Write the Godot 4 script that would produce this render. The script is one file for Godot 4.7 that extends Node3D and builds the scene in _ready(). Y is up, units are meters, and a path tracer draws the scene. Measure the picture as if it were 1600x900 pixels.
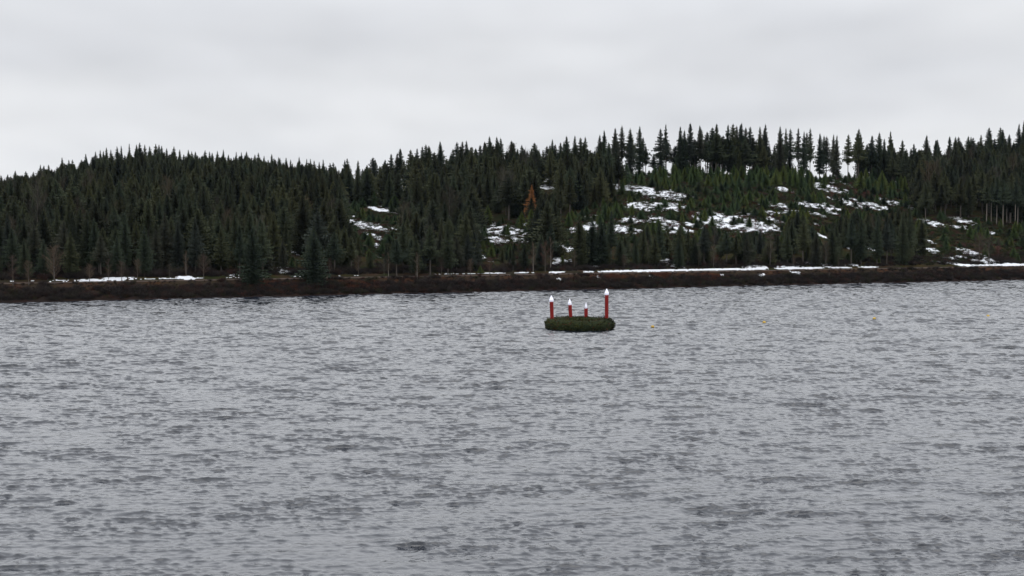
extends Node3D
# A lake under an overcast winter sky: a floating wreath with four candles, a wooded far shore with a snowy clearing.

# Shore coordinates: s metres along the far shore, n metres inland of the waterline.
const SHORE_ORIGIN := Vector2(-156.293, -390.020)
const ALONG := Vector2(0.91897, -0.39433)
const INLAND := Vector2(-0.39433, -0.91897)
# the crest of the hills: s, n, height above the lake
const RIDGE := [[-71.3, 367.9, 31], [-29.9, 371.9, 37.6], [10.3, 376.4, 40.2], [32.3, 399.6, 43.2], [61.4, 441.5, 48.5], [103, 489, 56.4], [136.9, 485.3, 55], [171.3, 437.9, 50.6], [195.3, 362.3, 43.9], [203.1, 304.6, 41.2], [217.7, 254.8, 41.7], [233.8, 237, 43.9], [257.5, 221.4, 46.5], [279.8, 211.8, 45.8], [297.9, 209.5, 48], [316.3, 207, 50.3], [334.8, 204.5, 51.6], [360.2, 199.1, 51.8], [389.2, 192.1, 52], [408.6, 189.2, 50.7], [461.3, 182.9, 49.8], [491.5, 191.7, 48.6], [532.6, 217.6, 49.5], [604.7, 251.9, 55.7], [646.5, 266.7, 62.1], [674.4, 265.6, 66.5], [731.6, 262.8, 74.3], [812, 250, 82.4]]
const BANK_N := [-60.0, 0.0, 1.2, 8.6, 11.6, 14.2, 15.0]
const BANK_H := [-18.0, -0.05, 0.6, 5.2, 5.4, 6.35, 6.45]
# lying snow: s, n, reach along s, reach along n, how closed it is
const SNOW := [[309.1, 168.1, 7.75, 14.9, 1], [310.5, 150.3, 6.89, 12.6, 1], [316.8, 138.7, 6.81, 9, 1], [342.3, 196.3, 11.21, 4.7, 0.8], [291.1, 125.2, 5.9, 8.9, 0.95], [303.1, 118.4, 7.21, 7.3, 1], [249.6, 87.9, 3.6, 9.4, 0.9], [256.7, 105, 4.96, 4.9, 0.8], [256.5, 76.9, 5.94, 6.8, 1], [270.5, 93.8, 7.7, 5.5, 0.85], [285.1, 90.2, 4.96, 10.8, 0.95], [279.8, 75.3, 6.65, 6.7, 1], [293.7, 81, 3.08, 7.1, 0.9], [305.6, 84.8, 2.82, 5.9, 1], [315.8, 81.9, 11.34, 14.1, 1.35], [325.2, 75.1, 5.67, 9.7, 1.05], [332.8, 97.1, 5.88, 3.3, 0.9], [357.9, 107.1, 6.09, 8, 1], [387.4, 143.7, 2.9, 5.9, 1], [345.5, 94.5, 3.29, 2.3, 0.9], [416.6, 155.7, 6.79, 16, 1.1], [437.9, 169.7, 5.85, 16, 1.1], [438.9, 160.8, 3.86, 14, 1.1], [417.4, 142.7, 7.44, 6.9, 0.85], [375.2, 106.4, 3.43, 5.2, 1.1], [382.8, 102.1, 4.13, 8, 1.15], [377, 90.8, 3.37, 3.2, 0.85], [403.4, 112.7, 4.97, 8.9, 1.2], [413.4, 113.7, 3.59, 6.3, 1.15], [416.9, 106.4, 5, 5.6, 1.15], [430.9, 115, 2.92, 7.5, 1.05], [436.1, 111.4, 2.92, 11.7, 0.85], [366, 87.2, 2.66, 5.6, 1.05], [356.4, 91.7, 5.96, 4.5, 0.75], [339.3, 82.9, 2.9, 6, 0.9], [331.8, 70.5, 2.2, 4.9, 0.95], [356.4, 73.1, 0.97, 1.8, 1.2], [345, 56.7, 1.25, 5.4, 1.2], [347, 38.7, 0.92, 2.2, 1], [358, 37.7, 1.24, 4.1, 1.1], [425.4, 75.1, 4.86, 5.8, 1], [446.9, 76.7, 4.26, 6.3, 1.05], [435.7, 66.6, 3.47, 3.3, 0.8], [445.6, 55.9, 2.08, 2.2, 0.85], [407, 28.9, 3.87, 5.2, 1.1], [407, 24.1, 4.49, 4, 1.15], [393.3, 23.1, 6.94, 2.2, 0.85], [407.7, 17.8, 7.01, 3.3, 1], [398, 45.9, 1.96, 3.4, 0.9], [388.5, 32.9, 3.18, 2.8, 0.95], [416.1, 13.1, 5.76, 2.3, 1.05], [218.1, 57.1, 3.06, 7.7, 1.1], [205.1, 32.1, 2.11, 7, 0.85], [209.6, 30.5, 1.32, 2.9, 0.8], [200.9, 28, 1.82, 3.2, 0.8], [213.8, 20.5, 2.08, 2.9, 0.85], [248.7, 23.1, 2.7, 6.5, 0.95], [206.5, 110.4, 3.62, 8.8, 1.1], [212.4, 105.8, 3.31, 13.1, 1.1], [201.3, 90.3, 4.07, 7.9, 0.9], [217.1, 101, 2.39, 9.9, 0.85], [209, 86.5, 2.03, 9.2, 0.85], [178.3, 52.6, 2.41, 10.5, 1.05], [223.9, 110.6, 3.05, 2.7, 0.95], [238, 87, 4.16, 4.3, 0.85], [243, 86.2, 3.28, 5.4, 1], [270.1, 200.3, 1.43, 12, 1.1], [272.9, 195.2, 4.63, 6.6, 0.85], [166, 197.8, 1.01, 16, 1.2], [158.5, 162, 1.59, 16, 1.1], [156.9, 147.9, 2.49, 16, 1.05], [163.9, 153.1, 4.1, 15.1, 0.95], [163.6, 140.1, 3.7, 16, 1.05], [152.1, 107.5, 2.32, 14.1, 0.85], [188.4, 219.8, 2.12, 13.8, 1], [191.5, 212, 2.79, 10.2, 0.95], [195.5, 231.2, 0.9, 6.4, 1.1], [170.5, 140.6, 1.24, 5.2, 0.9], [143.8, 84.4, 2.22, 8.1, 1.05], [143.1, 75.7, 1.09, 2.9, 1], [137, 56.1, 0.79, 5.3, 1], [99, 206.5, 1, 16, 1.1], [217.5, 230.6, 1.81, 6.1, 0.8], [222.7, 230.9, 2.55, 4, 0.8], [92.6, 24.4, 2.64, 4.9, 1], [97.6, 17, 0.95, 2.9, 1], [114.3, 96.1, 0.84, 9.3, 0.95], [106.8, 64.4, 0.79, 4.1, 0.9], [36.3, 13.6, 4.13, 1.5, 1.1], [18.7, 10.1, 3.4, 1.8, 1], [27.2, 12.5, 5.03, 0.8, 0.95], [57.8, 13.8, 2.77, 1.7, 1.05], [74.9, 16.4, 1.87, 2.2, 0.95], [283.4, 15.4, 5.53, 2.5, 1], [299.4, 15.3, 5.62, 2.1, 0.9], [312.1, 19.8, 5.17, 1.4, 0.8], [319.1, 17, 2.3, 3.8, 0.75], [331.3, 15.9, 2.91, 1.6, 0.85], [371.9, 22.7, 1.85, 1.1, 1.2], [374.9, 21.4, 1.85, 1.1, 1.2], [378, 20, 1.85, 1.1, 1.2], [381.2, 18.5, 1.86, 0.9, 1.2], [384.2, 17.1, 1.86, 1.1, 1.2], [387.1, 15.1, 2.17, 1.3, 1.2], [389, 13.3, 2.17, 1.1, 1.25], [391.5, 11.7, 2.48, 2, 1.25], [209.3, 6.4, 2.27, 1.2, 0.62], [212.7, 5.1, 1.52, 1.2, 0.6], [191.5, 6.2, 0.99, 1.2, 0.62], [262.5, 6.3, 1.33, 1.2, 0.62], [297.7, 7.2, 2.49, 1.2, 0.62], [280.1, 6.1, 1.63, 1.2, 0.8], [230.7, 5.6, 1.29, 1.2, 0.75]]
# snow on the lakeside path: from s, to s, how closed it is
const PATH_SNOW := [[0.5, 14.5, 0.55], [15.5, 22, 0.9], [22.5, 37.5, 0.8], [41.5, 64, 1], [69, 75.5, 0.7], [92, 98, 1], [109.5, 117.5, 0.8], [144, 161, 0.75], [161.5, 173.5, 1.05], [176, 184.5, 1], [188.5, 198.5, 1.1], [203, 209.5, 0.8], [210.5, 286.5, 1.3], [289, 316.5, 1.25], [315.5, 330.5, 0.8], [330.5, 344.5, 0.95], [392, 426.5, 1]]
# spruces on the skyline: s, n, height
const SKYLINE := [[10.9, 373, 12], [14.8, 382.2, 11.3], [18.8, 377.7, 13.5], [25.1, 391.8, 12.9], [29.5, 395.6, 12.7], [33.4, 394.3, 16.9], [35.4, 394.6, 16.3], [38.5, 402.3, 15.9], [44.2, 415.8, 14], [47.1, 415.1, 19.5], [51.3, 418.4, 18.2], [54.3, 429.4, 17], [63.4, 442.7, 19.4], [69.5, 444.2, 21], [72.7, 447.7, 22], [75.3, 452.7, 20.7], [78.1, 462.5, 22.3], [80.3, 457, 20.8], [85, 464.2, 22.7], [88.3, 469.8, 23.2], [93.5, 470, 24.3], [99.8, 483.8, 22], [102.2, 485.5, 23], [106.1, 490.2, 22], [109.1, 488, 20.9], [112.5, 483.5, 23.1], [114.6, 482.9, 22.9], [117.1, 488, 22.2], [120.5, 488.6, 20.7], [123.9, 478.2, 22.7], [128.6, 483.8, 20.3], [133.3, 477.1, 20.8], [137.1, 486, 19.1], [139.2, 483.6, 19.3], [143.1, 467.9, 20.8], [146.3, 469.2, 19.8], [148.3, 470.1, 19], [150.8, 464.5, 20.4], [153.2, 455.6, 21.5], [155.6, 450.2, 18.2], [159.8, 445.4, 20.1], [164.2, 449.8, 20.3], [165.9, 441, 20.8], [170.2, 434.9, 19.2], [172.6, 435.6, 20.7], [174.6, 427.2, 19], [177.6, 417.7, 21], [179.3, 405.2, 20.1], [180.5, 406.7, 19.5], [183.4, 401.9, 20], [185.1, 396.6, 19.2], [186.7, 380.3, 21.8], [187.9, 385, 20.8], [189.6, 372.7, 20.4], [191.9, 372.3, 20.5], [192.8, 366.6, 19.8], [194.6, 361.1, 19.2], [195.5, 355, 20.5], [196.8, 343.7, 18.5], [198, 341, 18.7], [199.8, 321.5, 21], [201.2, 321.1, 21.7], [203, 304.7, 20.7], [206.5, 286.4, 21.6], [208.2, 288.2, 20.1], [209.8, 273.9, 19.1], [211.4, 267.9, 21.9], [213.1, 262, 22.2], [214.6, 261.4, 24.2], [216.6, 249.3, 23.5], [219.7, 247.6, 23.5], [221, 242.7, 24.7], [222.7, 241.7, 25.5], [224.3, 241.9, 24.4], [226.1, 245.3, 23.5], [229.1, 236.5, 26.2], [231.4, 241.3, 24], [233.6, 228.7, 21.6], [236.2, 229.5, 25], [239.1, 228.9, 25], [241.2, 228.2, 25.1], [245.7, 219.5, 22.4], [248.7, 220.6, 23.7], [249.8, 222.3, 23.1], [251.3, 218.9, 24], [253.6, 225.6, 25.9], [255.7, 220.4, 25.2], [258.7, 222, 24.1], [261.9, 214.6, 23], [265.4, 219.7, 21.5], [269.2, 217.6, 20], [272.2, 211.1, 18.3], [275.1, 214, 21.3], [278.5, 205.2, 20.5], [281.3, 207.5, 20.4], [283.4, 208.8, 23.3], [286.3, 204.7, 21.7], [289.2, 203.2, 25.2], [291.6, 211.4, 22.1], [293.9, 202.7, 25.5], [297.8, 203.8, 24.3], [300.1, 202.6, 24.7], [304.9, 200.9, 16.9], [307.8, 201.7, 18.9], [311.1, 206.9, 23.9], [314.3, 208, 26.1], [317.3, 200.7, 27.6], [319.9, 205.7, 24.7], [322.5, 202.8, 28.3], [324.6, 196.9, 25.6], [326.1, 200, 26.9], [329.9, 206.1, 24.2], [333.7, 202.9, 27.6], [336.1, 203.5, 21.2], [337.6, 202.9, 16.3], [339.9, 198.1, 12.5], [341.7, 193.4, 14.3], [343.5, 197.3, 26.4], [347.9, 199.1, 28.3], [352.9, 191.9, 27.5], [355, 191, 25.4], [358.2, 190.3, 29.3], [363.8, 189.4, 27.6], [368.8, 196.1, 24.9], [370.9, 187.9, 26.6], [373.2, 197, 23.4], [377.6, 194.2, 28.3], [379.9, 186.2, 28.6], [383.4, 186.6, 29.4], [385.8, 186.6, 28.1], [388.1, 185.3, 30], [391.9, 192.2, 28.1], [394.8, 191.2, 26.8], [398.2, 191.9, 27.4], [400.3, 185.4, 28.2], [404.3, 185.9, 29.7], [406.9, 190.5, 27.6], [409.5, 179.2, 25.4], [413.6, 185.2, 29.4], [419.4, 187.8, 28.8], [420.8, 185.4, 28.7], [425.2, 178.7, 27.9], [428.1, 188.2, 29.2], [430.7, 180.6, 29.7], [433.3, 187.2, 26.4], [437.3, 180.5, 26.6], [440.8, 181.3, 24.9], [442.2, 180.7, 24.6], [445.1, 175.2, 26.1], [449.1, 183.6, 25.4], [453.5, 175.8, 26.5], [459.8, 174.6, 30.4], [465.7, 183.5, 27.8], [470.7, 186.7, 27], [475.5, 182.5, 26.8], [479.6, 181.1, 29.2], [485.6, 184.1, 25.8], [491.3, 185.6, 31.2], [499, 193.8, 26.9], [508.2, 195.2, 26.7], [522.5, 204.2, 23.3], [533.2, 214.2, 25.2], [547, 218.5, 28.3], [558.3, 231.5, 29.1], [562.8, 228.4, 25.8], [570.1, 235.3, 26.3], [580.3, 235.2, 28.8], [587.7, 238.1, 27.8], [596.4, 248.1, 24.7], [604.2, 253.4, 27.3], [607.4, 243.3, 27.4], [613.2, 253.9, 26.1], [618.1, 256.8, 24.6], [626.5, 256.4, 25.5], [629.8, 251.2, 26.3], [640.9, 264.2, 29.3], [646.8, 257.6, 28.4], [651, 261.9, 25.9], [654.2, 267.5, 28], [657.4, 262.4, 23.1], [660.9, 257.1, 30.8], [669.2, 261, 32.8], [675.6, 263.6, 30.9], [680.1, 263.3, 33.7], [6.8, 371.4, 11.2], [2.7, 375.6, 9.7], [687.5, 255.4, 31.2]]
const CLEARING := [[319.4, 205.5], [348.3, 199.7], [374.4, 175.7], [468.6, 186.3], [480.4, 156.2], [424.3, 80.7], [399.4, 69.8], [311.5, 47.4], [254.4, 58.6], [223.7, 57.7], [203.8, 40], [240.5, 105.2], [276.6, 130.7], [303.1, 167.4]]
const LOWER_SLOPE := [[419, 81.4], [461.9, 81.8], [478.1, 63.9], [430.2, 16.1], [364.1, 16.8]]
const WEST_GAP := [[176, 242.7], [210.1, 232.2], [176, 131.4], [137.7, 48.5], [129.3, 54.2], [140.9, 112.9]]
const MID_GAP := [[209, 132], [228.5, 114], [198.1, 45.9], [170.3, 38]]
const ORANGE_LARCH := [[226.8, 109.4, 17.8]]
const SHORE_SPRUCES := [[99.5, 6.1, 18.6], [221.8, 22.6, 21.4], [235.9, 22.4, 15.5], [243.3, 22.8, 17.1], [252.6, 22.6, 15.8], [255.6, 21.3, 14.5], [262.3, 20.2, 15.9], [208.3, 23.3, 19.7], [213.4, 22.4, 18], [216.9, 21.2, 17.4], [273.6, 21.4, 13.1], [277.1, 19.7, 12.4], [281.9, 20.1, 13.2], [300.8, 18.1, 16.2], [308.9, 18.4, 17.9], [331.9, 16.7, 21], [336.5, 16.2, 20.4], [362.4, 16.9, 25.7], [357.8, 15.5, 22.8], [378.5, 27.6, 17.4], [78.6, 6.3, 19.8], [82.3, 8.2, 20.1], [74.9, 8.7, 18.8], [130.9, 12.1, 13.4], [137.8, 11.4, 15.2], [143.4, 12.1, 18.4], [150.4, 12.8, 19.3], [350.3, 16.7, 18.4], [322.4, 17.1, 16.4], [344.7, 16, 21.3]]
const BARE_TREES := [[166.1, 11.5, 6.5], [189.5, 13.9, 11.1], [203.9, 18.7, 6.7], [263.9, 15.6, 8.5], [257.7, 16.5, 6.6], [290.8, 15.9, 13.4], [317, 14.2, 10.3], [106.8, 13.1, 6.1], [117.2, 13.3, 6.8], [16.3, 8.7, 11.7], [37.2, 12.5, 6.2], [42.3, 13.4, 6.4], [52.5, 13.1, 5], [63.5, 12.3, 8.1], [147.9, 12.6, 6.3], [8.7, 8.1, 7.5], [27.1, 10.9, 5.9], [402.7, 18.4, 12.2], [409.8, 20, 10.2], [421.3, 26.3, 7.4], [302.5, 16.2, 4.7], [224.3, 16.7, 5.3], [159.1, 12.7, 5.5], [126.6, 13.5, 5.5], [323.5, 14.3, 4.4], [4, 7.8, 9.4], [33.2, 12.9, 6.7], [76.9, 8.3, 5.8]]
const BIRCHES := [[127.8, 12.1, 8.1], [136.9, 7.4, 9.2], [184.6, 13.9, 10.6], [194.5, 19.9, 11.6], [77.9, 6, 3.8], [16.9, 17.3, 8.2], [241.8, 29.4, 7.9], [260.4, 34.9, 6.5], [58.3, 15.8, 8.1]]
const RED_BUSHES := [[297.1, 87.7, 5.2], [318.7, 68, 3.4], [401.8, 122.1, 3.9], [423.6, 120.9, 4.6], [420.3, 119.7, 4], [288.8, 55.2, 2.7], [251.5, 26.8, 3], [269.8, 22.6, 3.5], [462.8, 110.7, 6], [196.9, 79.7, 3.5], [145, 107.6, 3.8], [211.2, 43.7, 3], [418.2, 23.1, 5.1], [318.8, 63.1, 3.1], [398, 94.1, 2.5], [448.4, 108.7, 6.5]]
const TALL_SPRUCES := [[456.8, 71.5, 21.5], [461.6, 69.7, 21.2], [461.7, 65.4, 23.9], [468.5, 64.3, 26.2], [472.1, 66.4, 21.5], [474.3, 73.3, 20.1], [480.3, 71.7, 22.4], [464, 75.7, 19.8], [485.2, 73.1, 23.8], [488.4, 72.1, 26.5], [470.3, 71.7, 19.1]]
const BRIGHT_YOUNG := [[344.4, 82.5, 3.8], [350.6, 83.6, 4.7], [355.6, 85.5, 4.7], [344, 88.2, 3.5], [357.9, 82.6, 3.5], [340.9, 73.9, 4.1], [352.2, 76.8, 4.8], [198.3, 234.5, 2.7], [163.1, 13.3, 3.1], [363.9, 50.9, 6.7], [370.6, 52.6, 6.3], [384.5, 56.2, 5.9], [305.3, 111.9, 4.2], [310.3, 110.7, 5.5], [317.8, 110.2, 5.5], [222.4, 100.3, 9.9], [219.9, 105.3, 7.9], [226.1, 94.8, 8.9], [211.8, 125.5, 8.7], [224.7, 56.7, 7.9]]
const BUOYS := [[32.7, -296.8], [61.3, -310.3], [91.6, -322.8], [123.7, -331.8]]
const LEAN := 1.0
const EYE := Vector3(0, 24, 0)

var rng := RandomNumberGenerator.new()
var bumps := FastNoiseLite.new()
var patches := FastNoiseLite.new()
var used := {}


func _ready() -> void:
	rng.seed = 20231210
	bumps.seed = 7
	bumps.frequency = 1.0
	bumps.fractal_octaves = 3
	patches.seed = 31
	patches.frequency = 1.0
	patches.fractal_octaves = 2
	view_and_light()
	make_lake()
	make_hills()
	make_path()
	make_snow()
	plant_forest()
	plant_undergrowth()
	make_wreath()
	make_buoys()


# ------------------------------------------------------------------ camera, sky, light
func view_and_light() -> void:
	var cam := Camera3D.new()
	cam.name = "camera"
	cam.fov = rad_to_deg(2.0 * atan(450.0 / 2000.0))
	cam.near = 1.0
	cam.far = 6000.0
	cam.position = EYE
	cam.rotation.x = -atan(100.0 / 2000.0)
	add_child(cam)
	cam.current = true

	var w := 1024
	var h := 512
	var img := Image.create(w, h, false, Image.FORMAT_RGBF)
	var cloud := FastNoiseLite.new()
	cloud.seed = 4
	cloud.frequency = 1.0
	cloud.fractal_octaves = 5
	for j in h:
		var el := (0.5 - (j + 0.5) / h) * PI
		for i in w:
			var az := ((i + 0.5) / w - 0.5) * TAU          # 0 looks along -z, positive to the right
			var d := Vector3(sin(az) * cos(el), sin(el), -cos(az) * cos(el))
			var e := maxf(d.y, 0.0)
			# a deck of stratus seen from below: noise laid out on a level sheet
			var k := 1.0 / (e + 0.10)
			var f := cloud.get_noise_3d(d.x * k * 0.55, d.z * k * 0.55, 3.0)
			var g := cloud.get_noise_3d(d.x * k * 1.9, d.z * k * 1.4, 9.0)
			var low := exp(-e / 0.075)
			var v := 0.735 + 0.14 * low + 0.10 * f + 0.06 * g + 0.85 * pow(clampf((e - 0.145) / 0.6, 0.0, 1.0), 0.8)
			v += 0.05 * exp(-e / 0.10) * clampf(cos(az + 0.35), 0.0, 1.0) * clampf(cos(az + 0.35), 0.0, 1.0)
			var warm := low * 0.5 + 0.5 * clampf(f, -1, 1)
			img.set_pixel(i, j, Color(v * (0.974 + 0.018 * warm), v * (0.998 + 0.003 * warm), v * (1.044 - 0.040 * warm)))
	var pano := PanoramaSkyMaterial.new()
	pano.panorama = ImageTexture.create_from_image(img)
	var sky := Sky.new()
	sky.sky_material = pano
	var env := Environment.new()
	env.background_mode = Environment.BG_SKY
	env.sky = sky
	env.tonemap_mode = Environment.TONE_MAPPER_LINEAR
	env.tonemap_exposure = 1.0
	env.fog_enabled = true
	env.fog_density = 0.000011
	env.fog_light_color = Color(0.80, 0.90, 1.0)
	env.sdfgi_enabled = true
	env.ssao_enabled = true
	env.ssil_enabled = true
	var we := WorldEnvironment.new()
	we.name = "world_environment"
	we.environment = env
	add_child(we)

	var sun := DirectionalLight3D.new()
	sun.name = "sun_behind_cloud"
	sun.light_energy = 0.15
	sun.light_angular_distance = 40.0
	sun.light_color = Color(1.0, 0.98, 0.95)
	sun.shadow_enabled = true
	sun.rotation_degrees = Vector3(-62, 25, 0)
	add_child(sun)


# ------------------------------------------------------------------ helpers
class Shape:
	var v := PackedVector3Array()
	var c := PackedColorArray()
	var i := PackedInt32Array()
	var n := PackedVector3Array()

	func tri(a: Vector3, b: Vector3, d: Vector3, col := Color.WHITE) -> void:
		var k := v.size()
		v.append(a); v.append(b); v.append(d)
		c.append(col); c.append(col); c.append(col)
		i.append(k); i.append(k + 1); i.append(k + 2)

	func quad(a: Vector3, b: Vector3, d: Vector3, e: Vector3, col := Color.WHITE) -> void:
		tri(a, b, d, col)
		tri(a, d, e, col)

	# a tapered stick of a few sides
	func stick(a: Vector3, b: Vector3, ra: float, rb: float, sides: int, col := Color.WHITE) -> void:
		var ax := (b - a).normalized()
		var x := ax.cross(Vector3.RIGHT if absf(ax.x) < 0.8 else Vector3.UP).normalized()
		var y := ax.cross(x)
		for k in sides:
			var t0 := TAU * k / sides
			var t1 := TAU * (k + 1) / sides
			var p := x * cos(t0) + y * sin(t0)
			var q := x * cos(t1) + y * sin(t1)
			if rb < 0.004:
				tri(a + p * ra, b, a + q * ra, col)
			else:
				quad(a + p * ra, b + p * rb, b + q * rb, a + q * ra, col)

	func surface_to(m: ArrayMesh, mat: Material, with_colors := true) -> void:
		var arr := []
		arr.resize(Mesh.ARRAY_MAX)
		arr[Mesh.ARRAY_VERTEX] = v
		arr[Mesh.ARRAY_INDEX] = i
		if with_colors:
			arr[Mesh.ARRAY_COLOR] = c
		if n.size() == v.size():
			arr[Mesh.ARRAY_NORMAL] = n
		m.add_surface_from_arrays(Mesh.PRIMITIVE_TRIANGLES, arr)
		m.surface_set_material(m.get_surface_count() - 1, mat)

	func mesh(mat: Material, with_colors := true) -> ArrayMesh:
		var m := ArrayMesh.new()
		surface_to(m, mat, with_colors)
		return m


func paint(r: float, g: float, b: float, rough := 0.9, vertex := false) -> StandardMaterial3D:
	var m := StandardMaterial3D.new()
	m.albedo_color = Color(r, g, b).linear_to_srgb()
	m.roughness = rough
	m.metallic_specular = 0.3
	m.vertex_color_use_as_albedo = vertex
	return m


func numbered(called: String) -> String:
	var k: int = used.get(called, 0)
	used[called] = k + 1
	return called if k == 0 else "%s_%03d" % [called, k]


func tag(o: Node, label: String, category := "", group := "", kind := "") -> void:
	o.set_meta("label", label)
	if category: o.set_meta("category", category)
	if group: o.set_meta("group", group)
	if kind: o.set_meta("kind", kind)


func put(called: String, m: Mesh, parent: Node, mat: Material = null) -> MeshInstance3D:
	var o := MeshInstance3D.new()
	o.name = numbered(called) if parent == self else called
	o.mesh = m
	if mat:
		o.material_override = mat
	parent.add_child(o, true)
	return o


func thing(called: String, at: Vector3) -> Node3D:
	var o := Node3D.new()
	o.name = numbered(called)
	o.position = at
	add_child(o)
	return o


func ordinal(k: int) -> String:
	var ones := ["", "first", "second", "third", "fourth", "fifth", "sixth", "seventh", "eighth", "ninth", "tenth", "eleventh", "twelfth", "thirteenth", "fourteenth", "fifteenth", "sixteenth", "seventeenth", "eighteenth", "nineteenth"]
	if k < 20:
		return ones[k]
	var tens := ["", "", "twent", "thirt", "fort", "fift", "sixt", "sevent", "eight", "ninet"]
	return tens[k / 10] + "ieth" if k % 10 == 0 else tens[k / 10] + "y-" + ones[k % 10]


# ------------------------------------------------------------------ the lie of the land
func ridge_at(s: float) -> Vector2:
	var k := 0
	while k < RIDGE.size() - 2 and s > RIDGE[k + 1][0]:
		k += 1
	var a: Array = RIDGE[k]
	var b: Array = RIDGE[k + 1]
	var t := clampf((s - a[0]) / (b[0] - a[0]), 0.0, 1.0)
	return Vector2(lerpf(a[1], b[1], t), lerpf(a[2], b[2], t))


func height_at(s: float, n: float) -> float:
	if n < 15.0:
		var k := 0
		while k < 5 and n > BANK_N[k + 1]:
			k += 1
		return lerpf(BANK_H[k], BANK_H[k + 1], clampf((n - BANK_N[k]) / (BANK_N[k + 1] - BANK_N[k]), 0.0, 1.0))
	var r := ridge_at(s)
	var t := (n - 15.0) / (r.x - 15.0)
	var h: float
	if t <= 1.0:
		h = 6.45 + (r.y - 6.45) * (t + 0.08 * sin(PI * t))
	else:
		var m := n - r.x
		h = maxf(r.y - 0.22 * m * (1.0 - exp(-m / 25.0)), 6.0)
	var k2 := clampf((n - 15.0) / 30.0, 0.0, 1.0)
	return h + k2 * (0.7 * sin(s * 0.061 + 1.0) * sin(n * 0.053) + 0.4 * sin(s * 0.17 + n * 0.11))


func ground(s: float, n: float, lift := 0.0) -> Vector3:
	var p := SHORE_ORIGIN + ALONG * s + INLAND * n
	return Vector3(p.x, height_at(s, n) + lift, p.y)


func polygon(list: Array) -> PackedVector2Array:
	var o := PackedVector2Array()
	for p in list:
		o.append(Vector2(p[0], p[1]))
	return o


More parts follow.
